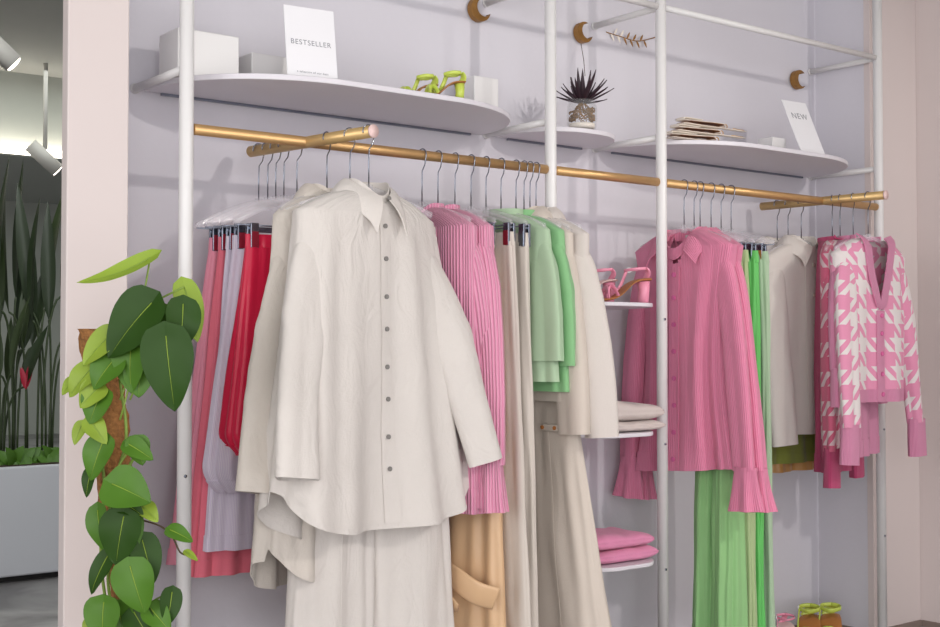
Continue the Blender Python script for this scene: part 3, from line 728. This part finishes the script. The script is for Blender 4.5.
tag(B().tube([a, (a+b_)/2+Vector((.004, 0, -.003)), b_], .0012, 6).build('hanging_cord', 'bstem'), 'thin dark cord from the middle crescent down to the spiky plant', 'cord')
# leafy twig ornament
t = thing('twig_ornament', 'thin gilded twig with small leaves fixed to the wall right of the middle crescent', 'wall ornament', PY(630, 38, YW-.01)); o0 = t.location.copy()
tw = curve_pts([PY(606, 32, YW-.001)-o0, PY(622, 37, YW-.015)-o0, PY(638, 41, YW-.015)-o0, PY(657, 37, YW-.001)-o0])
B().tube(tw, .0018, 6).build('twig', 'gold_wood', t)
def leafmesh(L, W, bend=.2, cup=.15, heart=True, n=12, m=6, wav=0, seed=0):
    V = []; Fc = []
    for i in range(n+1):
        v = i/n
        w = W*.5*(sin(pi*min(1, v**.60))**.72 if heart else sin(pi*v**.8)**.9)
        if i == n: w = 0
        for j in range(-m, m+1):
            u = j/m; x = w*u
            y = L*v - (L*.20*abs(u)**1.3*(1-v)**2.5 if heart else 0)
            z = -bend*L*v*v + cup*W*(abs(u)**1.3)*sin(pi*min(1, v+.1))*.7 + wav*W*sin(7*v+seed)*abs(u)
            z += .012*W*abs(sin(9*v-3*abs(u)))*(abs(u))
            V.append(Vector((x, y, z)))
    c = 2*m+1
    for i in range(n):
        for j in range(c-1): Fc.append((i*c+j, i*c+j+1, (i+1)*c+j+1, (i+1)*c+j))
    return V, Fc
def orient(V, base, tip, normal):
    y = (tip-base).normalized(); n = (normal - y*normal.dot(y)).normalized(); x = y.cross(n)
    return [base + x*v.x + y*v.y + n*v.z for v in V]
for k in range(11):
    p = tw[3+k*2]; up = 1 if k % 2 else -1
    V, Fc = leafmesh(.03, .009, .1, .1, False, 6, 2); V = orient(V, p, p+Vector((.015, -.004, .025*up)), Vector((0, -1, 0)))
    mesh('leaf', V, Fc, 'gold_wood' if k > 3 else 'strap', t, solid=.001)
# spiky plant in glass jar
t = thing('jar_plant', 'dark purple spiky succulent rooted in a clear glass jar on the middle shelf', 'potted plant', (2.886, 3.11, ZS+.001)); t.scale = (.9, .9, .9)
P = [[Vector((r*cos(a), r*sin(a), z)) for a in [2*pi*j/36 for j in range(36)]] for r, z in ((.001, .002), (.05, .002), (.054, .01), (.056, .05), (.055, .085), (.05, .098), (.048, .104), (.051, .108))]
Grid(P).build('glass_jar', 'glass', t, .003)
P = [[Vector(((r+.003*noise.noise(Vector((a*3, z*80, 1))))*cos(a), r*sin(a), z)) for a in [2*pi*j/36 for j in range(36)]] for r, z in ((.001, .006), (.047, .007), (.048, .022), (.001, .023))]
Grid(P).build('pebbles', 'strap', t, 0)
b = B()
for k in range(70):
    a = random.uniform(0, 6.28); z = random.uniform(.04, .078); q = [(.012*cos(a), .012*sin(a), .1)] if k % 4 == 0 else []
    for s_ in range(7):
        rr = min(.0475, .030+.017*random.random()+.004*s_*(k % 2)); q.append((rr*cos(a), rr*sin(a), z)); a += random.uniform(-.2, .38); z = min(.085, max(.034, z+random.uniform(-.010, .008)))
    b.tube(q, .0019, 5)
b.build('roots', 'roots', t)
for k in range(26):
    a = k*2.4; el = radians(8+ (k/26)*70); L = .085+.05*random.random(); 
    d = Vector((cos(a)*cos(el), sin(a)*cos(el), sin(el))); base = Vector((0, 0, .10))+Vector((cos(a), sin(a), 0))*.012
    V, Fc = leafmesh(L, .015, -.12, .35, False, 8, 3); V = orient(V, base, base+d, Vector((0, 0, 1)) - Vector((cos(a), sin(a), 0))*.3)
    mesh('spiky_leaf', V, Fc, 'black', t, solid=.003)
# sandals
def sandal(loc, rz, mat, sole, label, group, L=.2, H=.07, sc=1.0, lean=0):
    thin = .62 if mat == 'pinkl' else 1
    t = thing('heeled_sandal', label, 'shoe', loc, rz, group, rot=(lean, 0, rz)); t.scale = (sc, sc, sc)
    zf = lambda u: H*(1/(1+math.exp((u-.45)*11)))+.008
    P = []
    for i in range(25):
        u = i/24; w = .026+.012*sin(pi*min(1, u*.9+.05))+.006*sin(pi*u*u)
        if u > .93: w *= .75
        x = -L/2+L*u; z = zf(u)
        P.append([Vector((x, w*cos(a)*1.0, z+.005*sin(a))) for a in [2*pi*j/16 for j in range(16)]])
    V = [p for r in P for p in r]; n = 16
    Fc = [(i*n+k, i*n+(k+1) % n, (i+1)*n+(k+1) % n, (i+1)*n+k) for i in range(24) for k in range(n)]+[tuple(range(n))[::-1], tuple(24*n+k for k in range(n))]
    mesh('sole', V, Fc, sole, t)
    hv = B().tube([(-L/2+.02, 0, H), (-L/2+.018, 0, H*.5), (-L/2+.022, 0, 0)], [.022, .018, .019], 16); hv.build('heel', mat, t)
    def st(name, pts, r=.008, fl=.35): B().tube(curve_pts(pts, 8), r*thin, 10, flat=fl).build(name, mat, t)
    st('toe_strap', [(.055, -.036, .012), (.052, -.02, .04), (.05, 0, .046), (.052, .02, .04), (.055, .036, .012)], .017)
    st('cross_strap', [(.02, -.034, .02), (.03, -.01, .052), (.045, .015, .045), (.06, .034, .014)], .011)
    st('cross_strap', [(.02, .034, .02), (.03, .01, .052), (.045, -.015, .045), (.06, -.034, .014)], .011)
    st('ankle_strap', [(-.085, -.0, H+.045), (-.075, -.028, H+.042), (-.04, -.032, H+.04), (-.015, 0, H+.036), (-.04, .032, H+.04), (-.075, .028, H+.042), (-.085, 0, H+.045)], .0075)
    st('heel_strap', [(-.09, -.02, H+.0), (-.098, 0, H+.03), (-.088, 0, H+.046)], .019, .3)
    st('side_strap', [(-.0, -.034, .035), (-.02, -.035, .07), (-.035, -.032, H+.04)], .009)
    B().tube([(-.045+.009*cos(a), -.036, H+.04+.007*sin(a)) for a in [2*pi*k/14 for k in range(15)]], .0022, 8).build('buckle', 'paper', t)
    return t
p = PZ(444, 95, ZS)
sandal((p.x+.04, p.y+.07, ZS+.001), -.35+pi, 'lime', 'tan', 'lime green heeled sandal on the left shelf, the front one', 'lime sandals on the shelf', sc=.72)
sandal((p.x+.0, p.y+.15, ZS+.001), -.2+pi, 'lime', 'tan', 'lime green heeled sandal on the left shelf, the rear one', 'lime sandals on the shelf', sc=.72)
sandal((2.935, 2.98, 1.306), 2.75, 'pinkl', 'tan', 'pink strappy heeled sandal nearer the pole on the top small shelf', 'pink sandals', sc=1.0)
sandal((2.88, 3.08, 1.306), 2.85, 'pinkl', 'insole', 'pink strappy heeled sandal farther from the pole on the top small shelf', 'pink sandals', sc=1.0)
sandal((4.11, 3.14, .001), 3.7, 'lime', 'tan', 'lime green sandal on the floor near the right wall, the left one', 'lime sandals on the floor', sc=1.15)
sandal((4.19, 3.10, .001), 3.7, 'lime', 'tan', 'lime green sandal on the floor near the right wall, the right one', 'lime sandals on the floor', sc=1.15)
sandal((3.98, 3.14, .001), 3.9, 'pinkl', 'insole', 'pink sandal on the floor at the foot of the green trousers', None)
# folded garments
def folded(x, y, z, w, d, h, mat, label, group, seed, slope=0, name='folded_garment', cat='folded garment', rz=0):
    t = thing(name, label, cat, (x, y, z), rz, group)
    P = []; n = 64
    for i in range(31):
        u = -1+2*i/30; row = []; e = max(.04, (1-abs(u)**7))**.35
        for j in range(n):
            a = 2*pi*j/n; yy = d/2*sg(cos(a), .45); zz = h/2*sg(sin(a), .75)*e
            nz = noise.noise(Vector((u*3+seed, yy*9, 2)))*.007
            if abs(cos(a)) > .9: yy *= 1-.035*math.exp(-(zz/(h*.05))**2)      # crease between the folded layers
            sag = max(0, slope*(-u+.15))
            row.append(Vector((w/2*u, yy+noise.noise(Vector((u*4, seed, sin(a))))*.006, h/2+zz+(nz+sag)*(max(0, sin(a))))))
        P.append(row)
    P = [[sum(P[0], Vector())/n]*n]+P+[[sum(P[-1], Vector())/n]*n]
    g = Grid(P); g.build('folded_cloth', mat, t, 0)
    g.patch('edge_seam', 4, 28, int(n*.30), int(n*.30)+1, .0012, mat, t, .0015)
folded(2.94, 3.03, .886, .29, .22, .036, 'foldw', 'folded white garment lying directly on the middle small shelf', 'folded white garments', 1)
folded(2.935, 3.03, .921, .29, .22, .056, 'foldw', 'folded white garment on top of the white stack, sloping up to the left', 'folded white garments', 2, slope=.04)
folded(2.925, 3.03, .466, .27, .2, .046, 'foldp', 'folded pink garment at the bottom of the pink stack', 'folded pink garments', 3)
folded(2.91, 3.03, .511, .26, .2, .046, 'foldp', 'folded pink garment on top of the pink stack', 'folded pink garments', 4, slope=.012)
# coiled belts on the right shelf
for k in range(3):
    t = thing('folded_belt', ['cream leather belt folded at the bottom of the belt stack', 'cream leather belt folded in the middle of the belt stack', 'cream leather belt folded on top of the belt stack, brown underside showing'][k], 'belt', (3.40+.012*k, 3.03, ZS+.001+.026*k), -.12+.04*k, 'folded cream belts')
    x0, xl = -.16+.012*k, .035+.012*k
    b = curve_pts([(x0, 0, .004), (-.05, 0, .003), (xl-.01, 0, .004), (xl, 0, .011), (xl-.012, 0, .019), (-.05, 0, .017), (x0+.004, 0, .015), (x0-.003, 0, .019), (x0+.006, 0, .023), (-.05, 0, .022)], 8)
    B().tube(b, .024, 12, flat=.115, up=(0, 1, 0)).build('strap', 'strap', t)
    b2 = [Vector((v.x-.001, v.y-.0005, v.z+(.0026 if k_ < 22 else -.0026))) for k_, v in enumerate(b[:46])]
    B().tube(b2, .0225, 10, flat=.035, up=(0, 1, 0)).build('lining', 'strapb', t)
    B().tube(curve_pts([(xl-.02, -.008, .006), (.09, -.01, .004), (.17, -.012, .003)], 8), .012, 10, flat=.18, up=(0, 1, 0)).build('tail_strap', 'strap', t)
    B().tube([(xl+.012+.010*cos(a), -.012, .012+.008*sin(a)) for a in [2*pi*j/16 for j in range(17)]], .0018, 8).build('buckle', 'brass', t)
    B().tube([(.10, -.022, .006), (.155, -.024, .005)], .0012, 6).build('buckle_pin', 'brass', t)

# ------------------------------------------------------------ climbing plant on a coir pole
DP = 2.72
t = thing('climbing_plant', 'climbing heart-leaved plant on a brown coir pole in front of the left pillar', 'potted plant', (0, 0, 0))
top, mid, bot = PD(94, 329, 2.86), PD(114, 470, 2.86), PD(134, 640, 2.86)
basep = Vector((bot.x+.02, bot.y, .26)); t.location = (basep.x, basep.y, 0); off = -Vector(t.location)
path = curve_pts([p+off for p in (top, PD(108, 395, 2.86), mid, PD(124, 560, 2.86), bot, basep)], 14)
n = 40; P = []
for i, p in enumerate(path):
    r = .037 - (.004 if i > 45 else 0)
    P.append([p+Vector((cos(a), sin(a), 0))*(r + .004*sin(3*a+p.z*60) + .007*noise.noise(Vector((cos(a)*4, sin(a)*4, p.z*60)))) for a in [2*pi*j/n for j in range(n)]])
P = [[sum(P[0], Vector())/n]*n] + P
Grid(P).build('coir_pole', 'coir', t, 0)
b = B()
for k in range(420):                          # loose fibres
    i = random.randrange(2, len(path)-14); p = path[i]; a = random.uniform(0, 6.28); d = Vector((cos(a), sin(a), random.uniform(-.6, .6)))
    q = p+Vector((cos(a), sin(a), 0))*.028; b.tube([q, q+d*.006+Vector((0, 0, .004)), q+d*random.uniform(.006, .014)], .0005, 3, cap=False)
o = b.build('loose_fibres', 'coir', t); o['kind'] = 'stuff'
P = [[basep+off+Vector((r*cos(a), r*sin(a), z-.26)) for a in [2*pi*j/40 for j in range(40)]] for r, z in ((.001, 0), (.12, 0), (.15, .28), (.16, .30), (.148, .30), (.14, .27), (.001, .27))]
Grid(P).build('plant_pot', 'terra', t, 0)
for pts in ([(112, 340), (96, 420), (104, 480), (101, 560), (112, 640)], [(120, 380), (126, 440), (110, 500), (118, 570), (126, 640)], [(138, 450), (124, 480), (118, 530), (108, 580), (120, 640)]):
    B().tube(curve_pts([PD(x, y, 2.80)+off for x, y in pts], 10), .0036, 8).build('vine', 'stem', t)
LV = [  # base px, tip px, width px, tone, depth, tilt(x,z)
 ((150, 258), (84, 299), 20, 'l', 2.74, (.2, .95)), ((152, 303), (106, 350), 50, 'd', 2.72, (-.2, .35)),
 ((166, 336), (172, 405), 47, 'd', 2.66, (.1, -.1)), ((184, 287), (199, 335), 28, 'l', 2.80, (.5, .1)),
 ((183, 304), (182, 348), 32, 'd', 2.70, (.5, .2)), ((152, 312), (172, 350), 34, 'm', 2.74, (.3, .3)), ((148, 322), (138, 362), 26, 'm', 2.76, (-.3, .3)),
 ((132, 340), (126, 388), 36, 'm', 2.73, (-.3, .2)), ((112, 334), (82, 360), 30, 'l', 2.75, (-.2, .5)),
 ((116, 358), (92, 384), 34, 'm', 2.74, (-.2, .5)), ((92, 368), (68, 392), 28, 'l', 2.76, (-.3, .3)), ((100, 386), (80, 404), 28, 'l', 2.75, (-.2, .2)),
 ((102, 392), (88, 420), 30, 'm', 2.75, (-.2, .1)), ((74, 380), (62, 392), 14, 'l', 2.78, (-.3, .4)), ((140, 366), (138, 394), 28, 'm', 2.74, (.1, .1)),
  ((82, 424), (74, 442), 14, 'l', 2.77, (0, .3)), ((90, 420), (104, 440), 22, 'l', 2.75, (.2, .3)), ((104, 440), (88, 476), 28, 'm', 2.75, (-.2, .1)),
 ((92, 470), (84, 494), 14, 'd', 2.78, (-.3, .2)), ((128, 444), (150, 456), 20, 'm', 2.76, (.3, .5)), ((136, 440), (142, 462), 22, 'm', 2.77, (.3, .2)),
 ((112, 484), (146, 498), 42, 'm', 2.70, (.2, .5)), ((118, 500), (140, 512), 22, 'd', 2.74, (.3, .5)), ((142, 506), (156, 518), 20, 'l', 2.75, (.4, .5)), ((98, 510), (100, 550), 24, 'm', 2.76, (-.4, .1)),
 ((124, 516), (114, 562), 38, 'd', 2.72, (0, .2)), ((136, 518), (136, 548), 14, 'm', 2.74, (.5, .1)), ((142, 540), (154, 580), 28, 'd', 2.74, (.5, .3)),
 ((108, 556), (88, 590), 20, 'd', 2.75, (-.4, .2)), ((124, 552), (146, 576), 24, 'd', 2.74, (.2, .4)), ((130, 566), (142, 610), 38, 'm', 2.71, (.1, .2)),
 ((170, 530), (190, 538), 16, 'm', 2.76, (.3, .7)), ((186, 552), (196, 558), 8, 'l', 2.76, (.3, .7)), ((104, 602), (100, 640), 34, 'm', 2.72, (-.1, .3)), ((172, 592), (168, 624), 20, 'd', 2.75, (.4, .1)),
 ((150, 608), (168, 628), 24, 'm', 2.74, (.3, .4)), ((134, 612), (150, 640), 28, 'd', 2.74, (.2, .2)), ((92, 620), (84, 634), 14, 'l', 2.75, (-.2, .4)), ((118, 606), (124, 636), 26, 'm', 2.75, (0, .3))]
for k, (bp, tp, w, tone, D, (tx, tz)) in enumerate(LV):
    base = PD(*bp, D)+off; tip = PD(*tp, D-.02)+off; L = (tip-base).length; W = w*D/F
    nr = -CF + CR*tx + Vector((0, 0, 1))*tz
    W *= .9 if tone == 'l' else 1
    if k == 0: L *= .86
    V, Fc = leafmesh(L*1.08, W*1.12, .22 if k else -.35, .2, True, 14, 7, .04, k)
    o = mesh('leaf', orient(V, base, tip, nr), Fc, {'d': 'leafd', 'm': 'leafm', 'l': 'leafl'}[tone], t, solid=.0008)
    yv = (tip-base).normalized(); nn = (nr-yv*nr.dot(yv)).normalized(); bd = .22 if k else -.35
    mid_ = [base+yv*(L*1.08*v)+nn*(-bd*L*1.08*v*v+.0012) for v in [i/10 for i in range(10)]]
    B().tube(mid_, [.0012*(1-i/11) for i in range(10)], 5).build('midrib', 'leafl' if tone != 'l' else 'stem', o)
for bp, m_, e in (((143, 297), (147, 280), (150, 258)), ((152, 303), (165, 296), (184, 287)), ((130, 400), (158, 330), (183, 304)), ((120, 400), (140, 350), (152, 303)), ((125, 380), (160, 350), (166, 336)), ((110, 480), (128, 450), (138, 440)),
                  ((110, 345), (125, 345), (132, 340)), ((104, 560), (140, 540), (142, 540)), ((120, 520), (140, 500), (146, 506)), ((128, 620), (150, 600), (172, 592)), ((122, 600), (130, 585), (130, 566)), ((105, 400), (95, 375), (92, 368)), ((120, 420), (143, 340), (143, 297))):
    B().tube([PD(*x, 2.765)+off for x in bez((*bp, 0), (*m_, 0), (*e, 0), 10) for x in [(x.x, x.y)]], .0022, 7).build('leaf_stalk', 'stem', t)
B().tube([PD(x.x, x.y, 2.77)+off for x in curve_pts([(142, 520, 0), (160, 526, 0), (172, 536, 0), (180, 552, 0), (190, 556, 0)], 6)], .002, 7).build('runner', 'bstem', t)

# ------------------------------------------------------------ shop beyond the pillar
t = thing('planter', 'long white floor planter box in the shop behind, at the left edge', 'planter', (0.3, 6.6, 0))
R = 38
B().box((-3.2, -.25, .03), (3.2, .35, .57)).build('planter_box', 'planter', t, smooth=False, bevel=.01)
B().box((-3.15, -.2, 0), (3.15, .3, .03)).build('plinth', 'dark', t, smooth=False)
B().box((-3.17, -.22, .57), (3.17, .32, .575)).build('soil', 'soil', t, smooth=False)
rn = random.Random(5)
def tall_plant(px, n, hmin, hmax, label, Y, mat='bleaf'):
    p = PY(px, 460, Y); t = thing('tall_leafy_plant', label, 'plant', (p.x, Y, .576), group='tall dark plants in the planter')
    for k in range(n):
        a = rn.uniform(0, 6.28); h = rn.uniform(hmin, hmax); sp = rn.uniform(.03, .22)
        b0 = Vector((rn.uniform(-.1, .1), rn.uniform(-.08, .08), 0)); e = b0+Vector((cos(a)*sp, sin(a)*sp*.6, h))
        st = bez(b0, b0+Vector((0, 0, h*.6)), b0.lerp(e, .62), 8)
        s = B().tube(st, .006, 6).build('stalk', 'bleaf2', t)
        base = st[-1]; L = h*.55; V, Fc = leafmesh(L, rn.uniform(.05, .085), rn.uniform(-.05, .2), .2, False, 10, 3)
        nr = -CF+CR*rn.uniform(-.9, .9)+Vector((0, 0, rn.uniform(-.1, .4)))
        mesh('blade', orient(V, base, e+Vector((0, 0, .02)), nr), Fc, mat if k % 3 else 'bleaf2', t, solid=.001)
tall_plant(-2, 7, .8, 1.4, 'dark tall-bladed plant at the extreme left of the planter', 6.62)
tall_plant(18, 7, .6, .95, 'dark tall-bladed plant second from the left in the planter', 6.7)
tall_plant(40, 8, .7, 1.4, 'dark tall-bladed plant nearest the pillar in the planter', 6.58)
t = thing('red_flower_spike', 'small red bloom among the dark plants', 'flower', PY(26, 380, 6.6))
for k in range(5):
    V, Fc = leafmesh(.12, .03, .1, .2, False, 6, 2); mesh('petal', orient(V, Vector((0, 0, -.05)), Vector((sin(k*1.3)*.04, 0, .1)), -CF+CR*(k-2)*.4), Fc, 'redf', t, solid=.001)
B().tube([(0, 0, -.05), (0, 0, .576-t.location.z)], .005, 6).build('stalk', 'bleaf2', t)
for px, lab in ((4, 'low green ground plant at the left edge of the planter'), (50, 'low green ground plant in the planter next to the pillar')):
    p = PY(px, 455, 6.45); t = thing('ground_plant', lab, 'plant', (p.x, 6.45, .576), group='low plants in the planter')
    for k in range(16):
        a = rn.uniform(0, 6.28); base = Vector((rn.uniform(-.12, .12), rn.uniform(-.04, .06), 0)); V, Fc = leafmesh(.11, .07, .3, .1, True, 6, 3)
        mesh('leaf', orient(V, base, base+Vector((cos(a)*.6, sin(a)*.6, .7)), Vector((0, -.8, .6))), Fc, 'leafm', t, solid=.001)
# ceiling lamps of the shop behind
def spot_fixture(px, py, Y, label):
    p = PY(px, py, Y); t = thing('track_spotlight', label, 'spotlight', (p.x, Y, 3.1 if Y > 6 else p.z+.2), group='track spotlights')
    b = B().tube([(0, 0, -.0), (0, 0, p.z-t.location.z+.06)], .015, 10); b.build('stem', 'lampw', t)
    z = p.z-t.location.z
    B().tube([(-.10, 0, z+.08), (.08, -.02, z-.08)], .05, 20).build('lamp_head', 'lampw', t)
    B().tube([(.08, -.02, z-.08), (.082, -.021, z-.082)], .042, 20).build('lens', 'lamp', t)
spot_fixture(45, 158, 8.6, 'grey cylindrical track spotlight in the shop behind, upper left')
spot_fixture(-4, 46, 6.3, 'grey cylindrical spotlight cut off by the left frame edge')
p = PZ(22, 208, 3.1)
t = thing('downlight', 'round recessed ceiling light glowing above the dark plants', 'ceiling light', (p.x, p.y, 3.1))
B().tube([(0, 0, -.012), (0, 0, 0)], .30, 32).build('ring', 'lampw', t); B().tube([(0, 0, -.016), (0, 0, -.012)], .22, 32).build('lens', 'lamp', t)
o = B().box((-9, 8.90, 2.52), (14, 9.0, 2.56)).build('beam_edge_glow', 'lamp', None, smooth=False)  # emissive strip drawn for the beam's bright bottom edge
tag(o, 'glowing strip for the bright bottom edge of the far ceiling beam', 'light strip')

# ------------------------------------------------------------ light
def area(loc, target, size, power, color, sy=None):
    d = bpy.data.lights.new('area_light', 'AREA'); d.energy = power; d.size = size; d.color = color
    if sy: d.shape = 'RECTANGLE'; d.size_y = sy
    o = bpy.data.objects.new('area_light', d); COL.objects.link(o); o.location = loc
    o.rotation_euler = (Vector(target)-Vector(loc)).to_track_quat('-Z', 'Y').to_euler(); return o
def spot(loc, target, power, ang, color, r=.05, blend=.6):
    d = bpy.data.lights.new('spot_light', 'SPOT'); d.energy = power; d.spot_size = radians(ang); d.spot_blend = blend; d.color = color; d.shadow_soft_size = r
    o = bpy.data.objects.new('spot_light', d); COL.objects.link(o); o.location = loc
    o.rotation_euler = (Vector(target)-Vector(loc)).to_track_quat('-Z', 'Y').to_euler(); return o
area((1.0, -1.2, 2.95), (2.6, 3.2, 1.0), 3.4, 40, (.98, .97, 1), 2.4)
area((-1.7, 1.2, 1.6), (2.9, 3.0, 1.1), 2.0, 50, (1, .985, .98), 1.9)
area((-.6, -1.2, 1.3), (2.6, 3.0, 1.2), 2.6, 62, (1, .985, .98), 2.2)
area((2.2, -.4, .15), (2.9, 3.2, 1.9), 3.0, 28, (1, .97, .97), 1.6)
spot((3.24, -1.3, 3.0), (2.2, 3.0, 1.3), 175, 52, (1, .95, .9), .07, .8)
spot((4.3, -.5, 3.0), (3.9, 3.1, 1.2), 110, 56, (1, .95, .9), .07, .8)
area((2.0, 5.0, 3.0), (2.1, 6.2, .3), 1.2, 40, (.97, 1, .98))
area((3.0, 7.6, 3.05), (3.0, 7.6, 0), 2.2, 24, (.95, 1, .97))
area((4.5, 13, 3.0), (4.5, 13, 0), 4.0, 62, (.93, 1, .96))
area((3.2, 9.8, .6), (3.4, 12, 3.1), 2.5, 9, (.93, 1, .96))
w = bpy.data.worlds.new('world'); S.world = w; w.use_nodes = True
w.node_tree.nodes['Background'].inputs[0].default_value = (.95, .94, 1, 1); w.node_tree.nodes['Background'].inputs[1].default_value = .55
S.view_settings.view_transform = 'Standard'; S.view_settings.look = 'None'; S.view_settings.gamma = 1; S.view_settings.use_curve_mapping = False
S.view_settings.exposure = 0.1
